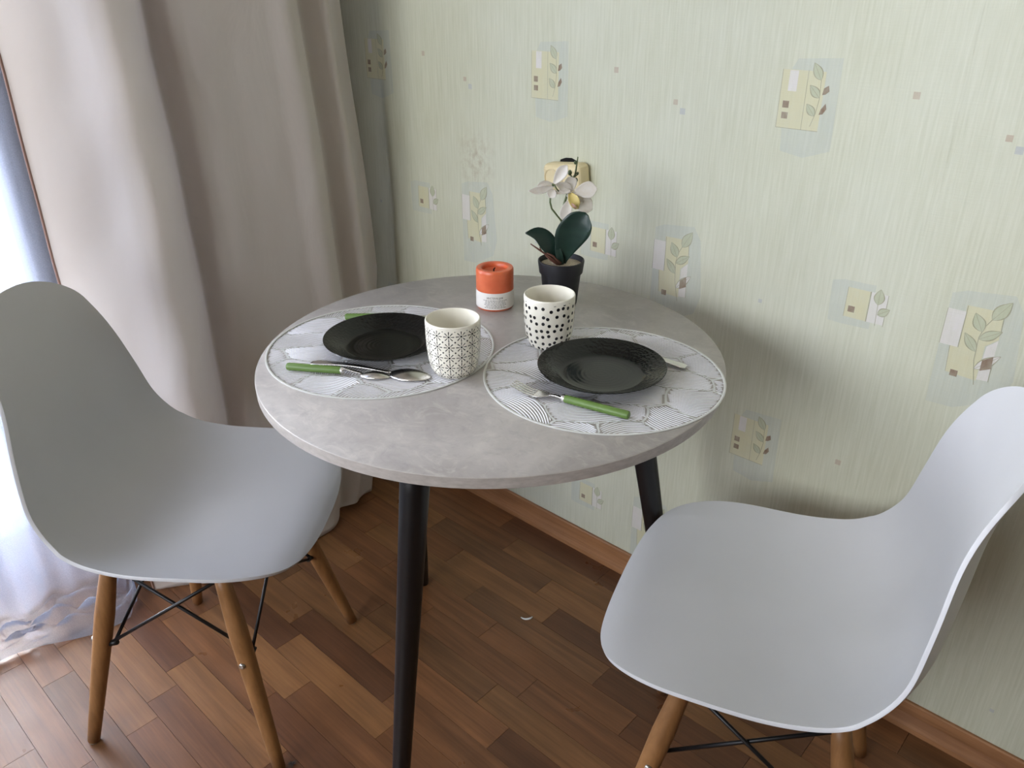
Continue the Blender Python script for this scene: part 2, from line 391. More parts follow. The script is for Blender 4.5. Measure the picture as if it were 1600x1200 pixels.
# ------------------------------------------------------------------ curtains
def drape_mat():
    t = NT('satin_drape'); q = t.pos()
    wr = t.noise(t.map(q, (7, 9, 3.0)), 1, 4, .55, .8); we = t.noise(t.map(q, (900, 900, 260)), 1, 1)
    c = t.ramp(wr, [(.3, lin((232, 225, 219))), (.7, lin((240, 235, 230)))])
    t.P(col=c, rough=.46, spec=.45, sheen=.15)
    b = t.n('Bump', {'Strength': .35, 'Distance': .012, 'Height': wr}); b2 = t.n('Bump', {'Strength': .05, 'Distance': .0004, 'Height': we, 'Normal': b.outputs[0]})
    t.set(t.b.inputs['Normal'], b2.outputs[0])
    tl = t.n('BsdfTranslucent', {'Color': lin((240, 234, 229))})
    mx = t.n('MixShader', {0: .5, 1: t.b.outputs[0], 2: tl.outputs[0]}); t.t.links.new(mx.outputs[0], t.out.inputs[0]); return t.m
def sheer_mat():
    t = NT('sheer_voile'); q = t.pos()
    we = t.noise(t.map(q, (500, 500, 500)), 1, 2)
    d = t.n('BsdfDiffuse', {'Color': lin((222, 228, 240))}); tl = t.n('BsdfTranslucent', {'Color': lin((166, 175, 198))}); tr = t.n('BsdfTransparent', {'Color': (1, 1, 1, 1)})
    m1 = t.n('MixShader', {0: .68, 1: d.outputs[0], 2: tl.outputs[0]})
    lw = t.n('LayerWeight', {0: .35})
    f = t.math('ADD', t.n('MapRange', {0: lw.outputs['Facing'], 3: .50, 4: .88}).outputs[0], t.math('MULTIPLY', t.math('SUBTRACT', we, .5), .25), clamp=True)
    m2 = t.n('MixShader', {0: f, 1: tr.outputs[0], 2: m1.outputs[0]}); t.t.links.new(m2.outputs[0], t.out.inputs[0]); return t.m
M_drape, M_sheer = drape_mat(), sheer_mat()
M_hem = simple('brown_hem', (150, 118, 104), .7)
FY = [-.82, -.77, -.72, -.685, -.657, -.625, -.59, -.562, -.545, -.533, -.518, -.49, -.41, -.33, -.262, -.238, -.222, -.205, -.178, -.15, -.122, -.09, -.06]
FX = [-.045, -.030, -.008, .018, .028, .018, -.004, -.026, -.036, -.030, -.012, -.002, .008, .016, .022, .010, -.012, -.018, -.006, .002, -.018, -.036, -.046]
def fold(y, z):
    return hermite(FY, FX, min(max(y, -.82), -.06))
NY, NZ = 190, 96
V, F = [], []
ZT = 2.432
zs = [ZT*(i/NZ)**1.15 for i in range(NZ+1)]
RK, RV = [0, .06, .15, .3, .58, .94, 1.22, 2.44], [-.205, -.185, -.155, -.105, -.060, -.082, -.105, -.17]
for z in zs:
    yr = lerp_table(RK, RV, z); yl = -.81 + .012*max(0, 1-z/.8)
    amp = .55 + .45*min(1, z/.55)
    base0 = .050*max(0, 1-z/.55)**1.5
    for j in range(NY+1):
        t_ = j/NY; yc = -.82 + .76*t_
        y = yl + (yr-yl)*t_; base = -1.540 + base0*min(1, max(0, t_*2.2-.35))
        x = base + fold(yc, z)*amp*1.5
        x += .006*math.sin(11*z+9*yc)*math.sin(5*yc+2)*(1-.5*t_) + .004*math.sin(23*z-31*yc)*math.exp(-((yc+.7)/.16)**2)
        if z < .18 : x += .012*(1-z/.18)*math.sin(17*yc+1.2)
        # diagonal crease low on the cloth
        dd = (yc+.30) - (z-.10)*.9
        if z < .35: x += .010*math.exp(-(dd/.025)**2)*math.exp(-((z-.10)/.09)**2)
        V.append((x, y, z+.004+.012*math.sin(9*yc)**2*(1 if z == 0 else 0)))
F = [(i*(NY+1)+j, i*(NY+1)+j+1, (i+1)*(NY+1)+j+1, (i+1)*(NY+1)+j) for i in range(NZ) for j in range(NY)]
dr = empty('curtain_drape', (-1.535, -.45, 0), label='opaque cream satin curtain in long folds beside the papered wall', cat='curtain')
def under(o, par):
    o.parent = par; o.matrix_parent_inverse = Matrix.LocRotScale(par.location, par.rotation_euler, None).inverted(); return o
cl = mk('cloth', V, F, M_drape, smooth=True); under(cl, dr); thin(cl, .0012, 0)
edge = [Vector(V[i*(NY+1)]) + Vector((.0012, -.0008, 0)) for i in range(NZ+1)]
under(tube('hem', edge, .0028, M_hem, seg=6), dr)

NY2, NZ2 = 300, 70
V, F = [], []
rows = []
SY0, SY1 = -2.6, -.30
for i in range(NZ2+1):
    k = i/NZ2
    rows.append(('v', 2.44 - (2.44-.05)*min(1, k/.72)) if k <= .72 else ('f', (k-.72)/.28))
for kind, q in rows:
    for j in range(NY2+1):
        t_ = j/NY2; y = SY0 + (SY1-SY0)*t_
        fr_ = min(1, max(0, (-.79-y)/.06))
        wv = .020*math.sin(41*y) + .010*math.sin(73*y+1.1) + .006*math.sin(131*y)
        xb = -1.69
        if kind == 'v':
            z = q; s = max(0, 1-z/.9)
            x = xb + wv*(1-.3*s) + .03*s*s*fr_
            V.append((x, y, z))
        else:
            # pools on the floor and creeps into the room
            xe = -1.575 + .030*math.sin(7*y+.6) + .018*math.sin(19*y) + .02*max(0, (y+.95)*2)
            x0 = xb + wv*.7 + .03*fr_
            z = .05*(1-q)**2 + .004 + (.016*math.sin(31*y+9*q)**2 + .020*math.sin(13*y-11*q+.5)**2*math.exp(-((y+.98)/.25)**2) + .012*math.sin(55*y+17*q)**2)*math.sin(PI*min(1, q*1.02))**.8
            x = x0 + (xe-x0)*q*fr_
            z = z*fr_ + (1-fr_)*(.05-.047*q)
            V.append((x, y + .02*math.sin(9*q+5*y)*q*fr_, max(.003, z)))
F = [(i*(NY2+1)+j, i*(NY2+1)+j+1, (i+1)*(NY2+1)+j+1, (i+1)*(NY2+1)+j) for i in range(NZ2) for j in range(NY2)]
sh = mk('sheer_curtain', V, F, M_sheer, smooth=True)
tag(sh, 'translucent white voile curtain over the balcony door, pooling on the floor', 'curtain')
# lifted creases of the pooled voile
tag(joinboxes('curtain_rail', [(-1.75, -1.48, -2.7, -.03, 2.44, 2.518)], M_pvc, bev=.004), 'white ceiling curtain rail above both curtains', 'curtain rail')

# ------------------------------------------------------------------ chairs
SK = [0, .06, .2, .34, .45, .52, .60, .72, .86, 1.]
PX = [.2282, .20354, .09112, -.03563, -.12372, -.16861, -.20075, -.21484, -.22602, -.24879]
PZ = [.41004, .42711, .43015, .41765, .42563, .45049, .51415, .60771, .71531, .82821]
SWD = [.19824, .2074, .22653, .22768, .22241, .21885, .20795, .18628, .15059, .11628]
SH = [.00048, .00687, .02322, .04039, .05454, .05877, .04771, .04177, .03522, .00533]
EF, EB, NF, NB = .21102, .08394, 2.6, 2.2
def soft(ks, vs_, t_):
    w = min(.045, t_, 1-t_)
    return sum(hermite(ks, vs_, t_+w*k)*g for k, g in ((-1, .1), (-.5, .22), (0, .36), (.5, .22), (1, .1)))
def shell_mesh(mat):
    NU, NV = 120, 60
    ts = [(1-math.cos(PI*i/NU))/2 for i in range(NU+1)]
    V = []
    for t_ in ts:
        e = 1e-4; a, b = max(0, t_-e), min(1, t_+e)
        tx, tz = soft(SK, PX, b)-soft(SK, PX, a), soft(SK, PZ, b)-soft(SK, PZ, a)
        l = math.hypot(tx, tz); nx, nz = tz/l, -tx/l
        cx, cz = soft(SK, PX, t_), soft(SK, PZ, t_)
        wf, h = soft(SK, SWD, t_), soft(SK, SH, t_)
        fa, fb = max(0, 1-t_/EF), max(0, 1-(1-t_)/EB)
        w = wf*(max(0, 1-fa**NF))**(1/NF)*(max(0, 1-fb**NB))**(1/NB); w = max(w, .0015)
        for j in range(NV+1):
            v = math.sin(PI/2*(2*j/NV-1)); y = w*v
            r = h*abs(y/wf)**2.5
            V.append((cx+nx*r, y, cz+nz*r))
    F = [(i*(NV+1)+j, i*(NV+1)+j+1, (i+1)*(NV+1)+j+1, (i+1)*(NV+1)+j) for i in range(NU) for j in range(NV)]
    me = mesh_from('shell', V, F, mat, True); return me
t = NT('white_polypropylene'); v = t.noise(t.obj(), 700, 2); big = t.noise(t.obj(), 5, 3)
t.P(col=t.ramp(big, [(.3, lin((199, 200, 203))), (.7, lin((205, 206, 209)))]), rough=.42, spec=.45, sss=.0); t.bump(v, .06, .0003); M_shell = t.m
M_clear = simple('clear_foot_plastic', (205, 196, 182), .3)
SHELL = shell_mesh(M_shell)
def make_chair(loc, rz, base_rot, base_off, label):
    c = empty('dining_chair', (loc[0], loc[1], 0), rz, label, 'chair', 'white shell chairs at the round table')
    s = bpy.data.objects.new('seat_shell', SHELL); link(s, c); thin(s, .0055, 0); bevel(s, .0018, 2, 1.0)
    R = Matrix.Rotation(base_rot, 3, 'Z'); off = Vector((base_off[0], base_off[1], 0))
    def P(x, y, z): return R @ Vector((x, y, z)) + off
    top = lambda a, b: P(.100*a, .118*b, .392)
    foot = lambda a, b: P(.184*a, .188*b, .004)
    at = lambda a, b, k: top(a, b).lerp(foot(a, b), k)
    for a in (-1, 1):
        for b in (-1, 1):
            d = (foot(a, b)-top(a, b))
            pts = [at(a, b, k/10) for k in range(11)]
            rad = [.0125+.0045*min(1, k/3) if k < 3 else .0170-.0060*((k-3)/7)**1.2 for k in range(11)]
            lg = tube('leg', pts, rad, M_beech, c, 16)
            g = tube('foot_glide', [foot(a, b)-d.normalized()*.001, foot(a, b)+Vector((0, 0, -.004))], [.0095, .0085], M_clear, lg, 12)
            # bolt through the leg and wire bracket on its inner face
            q = at(a, b, .44); outv = (R @ (Vector((0, b, .12)) if a > 0 else Vector((-1, 0, .12)))).normalized()
            tube('bolt', [q+outv*.0135, q+outv*.0185, q+outv*.0195], [.0055, .0052, .003], M_zinc, lg, 12)
            tube('bracket', [q-outv*.012+Vector((0, 0, -.004)), q-outv*.030+Vector((0, 0, .004))], [.0055, .0045], M_blackrod, c, 8)
            for (a2, b2) in ((-a, b), (a, -b)):
                e0 = q - outv*.020; e1 = at(a2, b2, .06) + Vector((0, 0, .004))
                e1 = e1.lerp(e0, .04)
                sgn = .003 if (a2 != a) == (a*b > 0) else -.003
                tube('brace_rod', [e0+outv*sgn, e1+outv*sgn], .0032, M_blackrod, c, 8)
    # mounting frame under the seat
    V, F = [], []
    for b in [(-.11, .11, .108, .128, .386, .398), (-.11, .11, -.128, -.108, .386, .398), (.092, .108, -.11, .11, .386, .398), (-.108, -.092, -.11, .11, .386, .398)]:
        v_, f_ = boxdata(*b); n = len(V); V += [P(*q) for q in v_]; F += [tuple(i+n for i in q) for q in f_]
    mk('mount_frame', V, F, M_blackrod, c)
    for a in (-1, 1):
        for b in (-1, 1):
            p0 = P(.086*a, .10*b, .392); tube('shock_mount', [p0, p0+Vector((0, 0, .030 if a > 0 else .026))], .013, M_blackrod, c, 12)
    return c
make_chair((-1.2088, -.7995), .67234, -.100, (-.012, .004), 'white shell chair with wooden legs beside the curtains, its back to the window')
make_chair((-.3324, -.3696), 3.48088, 0, (-.012, 0), 'white shell chair in front of the papered wall, facing the window')

# ------------------------------------------------------------------ table
t = NT('concrete_laminate'); q = t.pos()
n1 = t.noise(t.map(q, (7, 7, 7)), 1, 6, .62, .5); n2 = t.noise(t.map(q, (60, 60, 60)), 1, 4, .6); n3 = t.noise(t.map(q, (22, 30, 22), rot=(0, 0, .7)), 1, 5, .7, 1.2)
c = t.ramp(n1, [(.3, lin((150, 145, 141))), (.5, lin((166, 161, 157))), (.7, lin((182, 177, 172)))])
c = t.mix(t.n('MapRange', {0: n3, 1: .52, 2: .68, 3: 0, 4: .5}).outputs[0], c, lin((192, 187, 180)))
c = t.mix(t.n('MapRange', {0: n3, 1: .30, 2: .44, 3: .45, 4: 0}).outputs[0], c, lin((140, 137, 138)))
c = t.mix(t.n('MapRange', {0: n2, 1: .55, 2: .75, 3: 0, 4: .35}).outputs[0], c, lin((134, 130, 128)))
t.P(col=c, rough=.34, spec=.5); t.bump(n2, .05, .0005); M_concrete = t.m
t = NT('concrete_edge_band'); n1 = t.noise(t.map(t.pos(), (60, 60, 160)), 1, 4, .6)
t.P(col=t.ramp(n1, [(.3, lin((164, 158, 152))), (.7, lin((186, 180, 174)))]), rough=.45); M_edge = t.m
TC = Vector((-.794, -.476, 0)); TR = .3555; TZ = .75; TT = .0165
tb = empty('round_table', TC, 0, 'round grey concrete-look table on three black tapered legs', 'table')
lathe('tabletop', [(0, TZ), (TR-.0012, TZ), (TR-.0004, TZ-.0006), (TR-.0004, TZ-TT+.0008), (TR-.0012, TZ-TT), (0, TZ-TT)], M_concrete, tb, 160)
lathe('edge_band', [(TR-.0006, TZ-.0004), (TR, TZ-.0010), (TR, TZ-TT+.0010), (TR-.0006, TZ-TT+.0004)], M_edge, tb, 160, closed=True)
for ph, rf, pt in ((47, .36, 47), (161, .372, 177), (287, .36, 287)):
    d = Vector((math.cos(math.radians(ph)), math.sin(math.radians(ph)), 0))
    dt = Vector((math.cos(math.radians(pt)), math.sin(math.radians(pt)), 0))
    a, b = dt*.222 + Vector((0, 0, TZ-TT-.004)), d*rf + Vector((0, 0, .006))
    lg = tube('leg', [a.lerp(b, k/8) for k in range(9)], [.0225-.0110*k/8 for k in range(9)], M_black, tb, 24)
    tube('foot_cap', [b+Vector((0, 0, .002)), Vector((b.x, b.y, 0))], [.0115, .0105], M_black, lg, 16)
    mp = lathe('mounting_plate', [(0, TZ-TT), (.045, TZ-TT), (.045, TZ-TT-.004), (0, TZ-TT-.004)], M_black, tb, 32); mp.location = dt*.215

# ------------------------------------------------------------------ placemats
def mat_metal():
    t = NT('silver_vinyl'); q = t.pos(); n1 = t.noise(q, 40, 3)
    t.P(col=t.ramp(n1, [(.3, lin((232, 233, 238))), (.7, lin((244, 244, 250)))]), rough=.40, metal=.12); return t.m
M_mat = mat_metal()
M_vein = simple('vinyl_vein', (206, 208, 206), .4, var=.03)
M_matrim = simple('pale_vinyl_rim', (205, 206, 202), .35, var=.03)
def placemat(c, R, seed, z, label, th0, ribmat):
    rr = random.Random(seed)
    p_ = empty('placemat', (c[0], c[1], z), 0, label, 'placemat', 'round silver leaf placemats')
    lathe('rim', [(R, .0002), (R, .0013), (R-.0012, .0018), (R-.0028, .0018), (R-.0036, .0012), (R-.0036, .0002)], M_matrim, p_, 140, closed=True)
    seeds = []
    dx, dy = .098, .058
    for iy in range(-4, 5):
        for ix in range(-3, 4):
            x = (ix+.5*(iy % 2))*dx + rr.uniform(-.01, .01); y = iy*dy + rr.uniform(-.008, .008)
            ct, st = math.cos(th0), math.sin(th0)
            X, Y = x*ct-y*st, x*st+y*ct
            if X*X+Y*Y < (R+.05)**2: seeds.append((X, Y, th0 + rr.uniform(-.45, .45) + (.35 if iy % 2 else -.35), rr.choice((-1, 1))*rr.uniform(3.5, 7.5)))
    V, F = [], []; V2, F2 = [], []
    def near(x, y):
        x, y = x + .011*math.sin(47*y+th0), y + .010*math.sin(38*x+2*th0)
        b = []
        for k, (sx, sy, a, kk) in enumerate(seeds):
            ux, uy = x-sx, y-sy; ca, sa = math.cos(a), math.sin(a); e, g = ux*ca+uy*sa, -ux*sa+uy*ca
            b.append((math.hypot(e*.62, g), k))
        b.sort(); return b[0][1], b[1][0]-b[0][0]
    def ribbon(pts, w, VV, FF, h0, h1):
        n = len(pts); s = len(VV)
        for i in range(n):
            x0, y0 = pts[max(i-1, 0)]; x1, y1 = pts[min(i+1, n-1)]; l = math.hypot(x1-x0, y1-y0) or 1
            nx, ny = -(y1-y0)/l, (x1-x0)/l; x, y = pts[i]; ww = w*(.45 if i in (0, n-1) else 1)
            VV.extend([(x+nx*ww, y+ny*ww, h0), (x+nx*ww*.55, y+ny*ww*.55, h1), (x-nx*ww*.55, y-ny*ww*.55, h1), (x-nx*ww, y-ny*ww, h0)])
        for i in range(n-1):
            a, b = s+4*i, s+4*i+4
            for k in range(3): FF.append((a+k, b+k, b+k+1, a+k+1))
    SP = .0047
    for k, (sx, sy, a, kk) in enumerate(seeds):
        ca, sa = math.cos(a), math.sin(a)
        for bi in range(-22, 23):
            b0 = bi*SP; cur = []
            for ai in range(-26, 27):
                e = ai*.0040; g = b0*(1-.25*min(1, abs(e)/.07)) + kk*e*e
                x, y = sx+e*ca-g*sa, sy+e*sa+g*ca
                ok = x*x+y*y < (R-.0035)**2
                if ok:
                    i0, m = near(x, y); ok = i0 == k and m > .0020
                if ok: cur.append((x, y))
                else:
                    if len(cur) > 2: ribbon(cur, .00095, V, F, .0002, .0007)
                    cur = []
            if len(cur) > 2: ribbon(cur, .00095, V, F, .0002, .0007)
    # veins along the leaf borders: flat web of the mat
    N = 260; idx = {}
    st = 2*R/N
    for i in range(N):
        for j in range(N):
            x, y = -R+(i+.5)*st, -R+(j+.5)*st
            if x*x+y*y < (R-.003)**2:
                m = near(x, y)[1]
                if m < .0024:
                    q = []
                    for (u, v) in ((i, j), (i+1, j), (i+1, j+1), (i, j+1)):
                        if (u, v) not in idx: idx[(u, v)] = len(V2); V2.append((-R+u*st, -R+v*st, .0005))
                        q.append(idx[(u, v)])
                    F2.append(tuple(q))
    o = mk('leaf_ribs', V, F, ribmat, p_, True); o['kind'] = 'stuff'
    o = mk('leaf_veins', V2, F2, M_vein, p_); o['kind'] = 'stuff'
    return p_
MATZ = TZ
placemat((-.9317, -.5827), .1775, 5, MATZ, 'round silver leaf-pattern placemat nearer the curtains, two spoons on its near side', 1.0, M_mat)
placemat((-.6147, -.4277), .1755, 11, MATZ, 'round silver leaf-pattern placemat nearer the papered wall, overhanging the table edge', .55, M_mat)
PZ0 = MATZ + .0016

# ------------------------------------------------------------------ plates
def plate_mat():
    t = NT('black_glass_plate'); q = t.obj(); sx = t.n('SeparateXYZ', {0: q})
    r = t.math('POWER', t.math('ADD', t.math('MULTIPLY', sx.outputs[0], sx.outputs[0]), t.math('MULTIPLY', sx.outputs[1], sx.outputs[1])), .5)
    rim = t.n('MapRange', {0: r, 1: .060, 2: .066}).outputs[0]
    vo = t.n('TexVoronoi', {'Vector': q, 'Scale': 210.0}); h = t.math('MULTIPLY', vo.outputs['Distance'], rim)
    ringn = t.math('MULTIPLY', t.math('SINE', t.math('MULTIPLY', r, 900.0)), .05)
    smear = t.noise(q, 28, 4, .6)
    t.P(col=lin((13, 14, 14)), rough=t.n('MapRange', {0: smear, 1: .35, 2: .7, 3: .10, 4: .24}).outputs[0], spec=.35)
    t.bump(t.math('ADD', h, ringn), .35, .0012); return t.m
M_plate = plate_mat()
def plate(c, label):
    p_ = lathe('dinner_plate', [(0, .0022), (.030, .0022), (.046, .0000), (.052, .0004), (.060, .0030), (.074, .0105), (.0915, .0190), (.0928, .0200), (.0930, .0208), (.0920, .0212), (.0905, .0206), (.075, .0132), (.066, .0088), (.0605, .0058), (.056, .0047), (.040, .0042), (0, .0042)], M_plate, None, 96, (c[0], c[1], PZ0))
    return tag(p_, label, 'plate', 'black dinner plates')
plate((-.9245, -.5825), 'round black plate on the placemat nearer the curtains, behind the two spoons')
plate((-.6110, -.4370), 'round black plate on the placemat nearer the papered wall, behind the fork')

# ------------------------------------------------------------------ mugs
def mug_coords(t, phase):
    sx = t.n('SeparateXYZ', {0: t.obj()})
    x, y, z = sx.outputs[0], sx.outputs[1], sx.outputs[2]
    ang = t.math('SUBTRACT', t.math('ARCTAN2', y, x), phase)
    r = t.math('POWER', t.math('ADD', t.math('MULTIPLY', x, x), t.math('MULTIPLY', y, y)), .5)
    return ang, z, r
def star_mat(phase):
    t = NT('star_print_ceramic'); ang, z, r = mug_coords(t, phase)
    N = 14; pu = 2*PI*.04/N
    u = t.math('MULTIPLY', ang, N/(2*PI)); v = t.math('DIVIDE', t.math('SUBTRACT', z, .0705), .0165)
    def cell(a, o): return t.math('SUBTRACT', t.math('FRACT', t.math('ADD', a, 20.5+o)), .5)
    lu, lv = t.math('MULTIPLY', cell(u, 0), pu), t.math('MULTIPLY', cell(v, 0), .0165)
    rad = t.math('POWER', t.math('ADD', t.math('MULTIPLY', lu, lu), t.math('MULTIPLY', lv, lv)), .5)
    a8 = t.math('ARCTAN2', lv, lu)
    sec = PI/4
    fa = t.math('SUBTRACT', t.math('MULTIPLY', t.math('FRACT', t.math('ADD', t.math('DIVIDE', a8, sec), 8.5)), sec), sec/2)
    perp = t.math('MULTIPLY', rad, t.math('SINE', t.math('ABSOLUTE', fa)))
    wid = t.math('MULTIPLY', t.n('MapRange', {0: rad, 1: .002, 2: .0078, 3: .45, 4: 1.0}).outputs[0], .00080)
    pet = t.math('MULTIPLY', t.math('LESS_THAN', perp, wid), t.math('MULTIPLY', t.math('GREATER_THAN', rad, .0024), t.math('LESS_THAN', rad, .0078)))
    cen = t.math('LESS_THAN', rad, .0016)
    mu, mv = t.math('MULTIPLY', cell(u, .5), pu), t.math('MULTIPLY', cell(v, .5), .0165)
    dot = t.math('LESS_THAN', t.math('POWER', t.math('ADD', t.math('MULTIPLY', mu, mu), t.math('MULTIPLY', mv, mv)), .5), .00125)
    mask = t.math('MAXIMUM', t.math('MAXIMUM', pet, cen), dot)
    return finish(t, mask, z, r, .0785)
def finish(t, mask, z, r, ztop):
    outside = t.math('LESS_THAN', z, ztop)
    nrm = t.n('NewGeometry').outputs['Normal']; q = t.n('SeparateXYZ', {0: nrm}); pp = t.n('SeparateXYZ', {0: t.obj()})
    outw = t.math('GREATER_THAN', t.math('ADD', t.math('MULTIPLY', q.outputs[0], pp.outputs[0]), t.math('MULTIPLY', q.outputs[1], pp.outputs[1])), 0.0)
    m = t.math('MULTIPLY', mask, t.math('MULTIPLY', outside, outw))
    t.P(col=t.mix(m, lin((238, 234, 220)), lin((28, 28, 32))), rough=.22, spec=.5, coat=.2); return t.m
def dot_mat(phase):
    t = NT('dot_print_ceramic'); ang, z, r = mug_coords(t, phase)
    uv = t.n('CombineXYZ', {0: t.math('MULTIPLY', ang, .04), 1: z, 2: 0.0})
    vo = t.n('TexVoronoi', {'Vector': uv.outputs[0], 'Scale': 90.0, 'Randomness': .52}, voronoi_dimensions='2D')
    mask = t.math('LESS_THAN', vo.outputs['Distance'], .245)
    return finish(t, mask, z, r, .0775)
MP = [(0, .0030), (.020, .0030), (.0225, 0), (.0285, 0), (.0315, .0030), (.0350, .012), (.0375, .024), (.0392, .042), (.0399, .060), (.0400, .074), (.0399, .0815), (.0394, .0832), (.0384, .0838), (.0374, .0832), (.0370, .081), (.0369, .060), (.0362, .042), (.0346, .024), (.032, .012), (.027, .0065), (0, .0058)]
def smooth_prof(p_, n=3):
    return p_
def mug(c, z, mat, label):
    m = lathe('mug', MP, mat, None, 72, (c[0], c[1], z)); return tag(m, label, 'mug', 'black and white printed mugs')
mug((-.7833, -.5662), PZ0, star_mat(math.radians(-42.8-9.4)), 'white handleless mug printed with black starbursts')
mug((-.7443, -.3976), PZ0, dot_mat(math.radians(137)), 'white handleless mug printed with scattered black dots')

# ------------------------------------------------------------------ candle
t = NT('orange_wax'); n1 = t.noise(t.obj(), 35, 3)
t.P(col=t.ramp(n1, [(.3, lin((208, 98, 62))), (.7, lin((224, 120, 80)))]), rough=.35, sss=.35, spec=.5); t.set(t.b.inputs['Subsurface Radius'], (.012, .004, .002)); M_wax = t.m
M_label = simple('candle_label_paper', (232, 228, 222), .55, var=.02)
M_ink = simple('label_ink', (70, 66, 64), .7)
M_wick = simple('burnt_wick', (18, 14, 12), .9)
CC = Vector((-.9225, -.3335, TZ))
ca = empty('pillar_candle', CC, 0, 'orange pillar candle with a white paper label around its lower half', 'candle')
RC = .0328
lathe('wax', [(0, .0006), (.0305, 0), (RC-.001, .0016), (RC, .004), (RC, .0655), (RC-.0003, .0695), (RC-.0016, .0713), (.0290, .0718), (.0250, .0716), (.0228, .0706), (.0218, .0690), (.0212, .0645), (.012, .0612), (0, .0610)], M_wax, ca, 64)
lathe('paper_label', [(RC+.0001, .0035), (RC+.0005, .0038), (RC+.0005, .0330), (RC+.0001, .0333)], M_label, ca, 64)
tube('wick', [(-.003, .001, .060), (-.0035, .0012, .0655), (-.001, .002, .069)], [.0012, .0013, .001], M_wick, ca, 8)
face = math.atan2(CO.y-CC.y, CO.x-CC.x)
def on_label(u, z, r=RC+.0007): a = face + u/RC; return (r*math.cos(a), r*math.sin(a), z)
cu = bpy.data.curves.new('label_heading', 'FONT'); cu.body = 'ИНСТРУКЦИЯ'; cu.size = .0052; cu.align_x = 'CENTER'; cu.resolution_u = 2
to = bpy.data.objects.new('label_heading', cu); COL.objects.link(to)
me = bpy.data.meshes.new_from_object(to.evaluated_get(bpy.context.evaluated_depsgraph_get())); bpy.data.objects.remove(to)
for v_ in me.vertices: v_.co = on_label(v_.co.x*.80 - .0004, .0232 + v_.co.y)
me.materials.clear(); me.materials.append(M_ink); link(bpy.data.objects.new('label_heading', me), ca)
V, F = [], []; rt = random.Random(3)
for li, (z, hw) in enumerate(((.0206, .021), (.0180, .0175), (.0154, .0185), (.0128, .0195), (.0102, .0165), (.0076, .019))):
    u = -hw
    while u < hw:
        w = min(hw-u, rt.uniform(.0016, .0056)); n = len(V); k = 3
        for s in range(k+1):
            for zz in (z-.00042, z+.00042): V.append(on_label(u+w*s/k, zz))
        F += [(n+2*s, n+2*s+2, n+2*s+3, n+2*s+1) for s in range(k)]; u += w + .0008
mk('label_text_lines', V, F, M_ink, ca)

# ------------------------------------------------------------------ orchid
PC = Vector((-.8456, -.2464, TZ))
orc = empty('potted_orchid', PC, 0, 'artificial white orchid in a small black pot', 'plant')
M_pot = simple('black_pot_plastic', (26, 26, 32), .5, var=.05)
M_gravel = simple('beige_gravel', (196, 182, 158), .85, var=.2, scale=300, bump=.8)
t = NT('orchid_leaf'); n1 = t.noise(t.map(t.obj(), (20, 20, 90)), 1, 3)
t.P(col=t.ramp(n1, [(.3, lin((24, 46, 40))), (.7, lin((36, 60, 50)))]), rough=.36, spec=.5); t.bump(n1, .15, .001); M_oleaf = t.m
t = NT('orchid_petal'); n1 = t.noise(t.obj(), 90, 3)
t.P(col=t.ramp(n1, [(.3, lin((238, 232, 224))), (.7, lin((248, 246, 242)))]), rough=.5)
tl = t.n('BsdfTranslucent', {'Color': lin((246, 240, 232))}); mx = t.n('MixShader', {0: .35, 1: t.b.outputs[0], 2: tl.outputs[0]}); t.t.links.new(mx.outputs[0], t.out.inputs[0]); M_petal = t.m
M_lip = simple('orchid_lip', (226, 206, 130), .5, var=.08)
M_pink = simple('orchid_lip_spot', (206, 168, 150), .5)
M_stem = simple('orchid_stem', (96, 108, 70), .5)
M_bud = simple('orchid_bud', (78, 92, 58), .5)
M_root = simple('brown_root', (104, 66, 52), .7)
lathe('pot', [(0, 0), (.0285, 0), (.0295, .002), (.0350, .058), (.0380, .0585), (.0405, .078), (.0402, .0800), (.0385, .0806), (.0372, .0790), (.0355, .060), (0, .058)], M_pot, orc, 56)
gv = lathe('gravel', [(.0362, .060), (.0366, .0715), (.030, .0725), (.018, .0735), (0, .074)], M_gravel, orc, 48)
def wl(u, v, push=0.0): return px_facing(u, v, PC, push) - PC
def ribbon_leaf(name, mid, wl_, wr_, cup, mat, par, th=.0012, n=18, m=9):
    """mid: list of Vector, widths lists (left,right) ; cup = lift of the edges"""
    V = []; N_ = len(mid); ks = [i/(N_-1) for i in range(N_)]
    vdir = Vector((CW.x, CW.y, CW.z))
    for i in range(n+1):
        s = i/n; P_ = Vector([hermite(ks, [q[k] for q in mid], s) for k in range(3)])
        T = Vector([hermite(ks, [q[k] for q in mid], min(1, s+.02)) - hermite(ks, [q[k] for q in mid], max(0, s-.02)) for k in range(3)]).normalized()
        side = T.cross(vdir).normalized(); nn = side.cross(T).normalized()
        if nn.dot(vdir) > 0: nn = -nn
        L, R_ = max(.0004, hermite(ks, wl_, s)), max(.0004, hermite(ks, wr_, s))
        for j in range(m+1):
            v = 2*j/m-1; w = (R_ if v > 0 else L)
            V.append(P_ + side*(v*w) + nn*(cup*(v*v)*w))
    F = [(i*(m+1)+j, i*(m+1)+j+1, (i+1)*(m+1)+j+1, (i+1)*(m+1)+j) for i in range(n) for j in range(m)]
    o = mk(name, V, F, mat, par, True); thin(o, th, 0); return o
K = .00109
ribbon_leaf('leaf', [wl(879, 414), wl(883, 398, -.008), wl(892, 372, -.022), wl(902, 353, -.030), wl(911, 341, -.033), wl(917, 334, -.034)], [k*K for k in (3, 9, 20, 24, 19, 3)], [k*K for k in (4, 13, 25, 23, 16, 3)], .25, M_oleaf, orc)
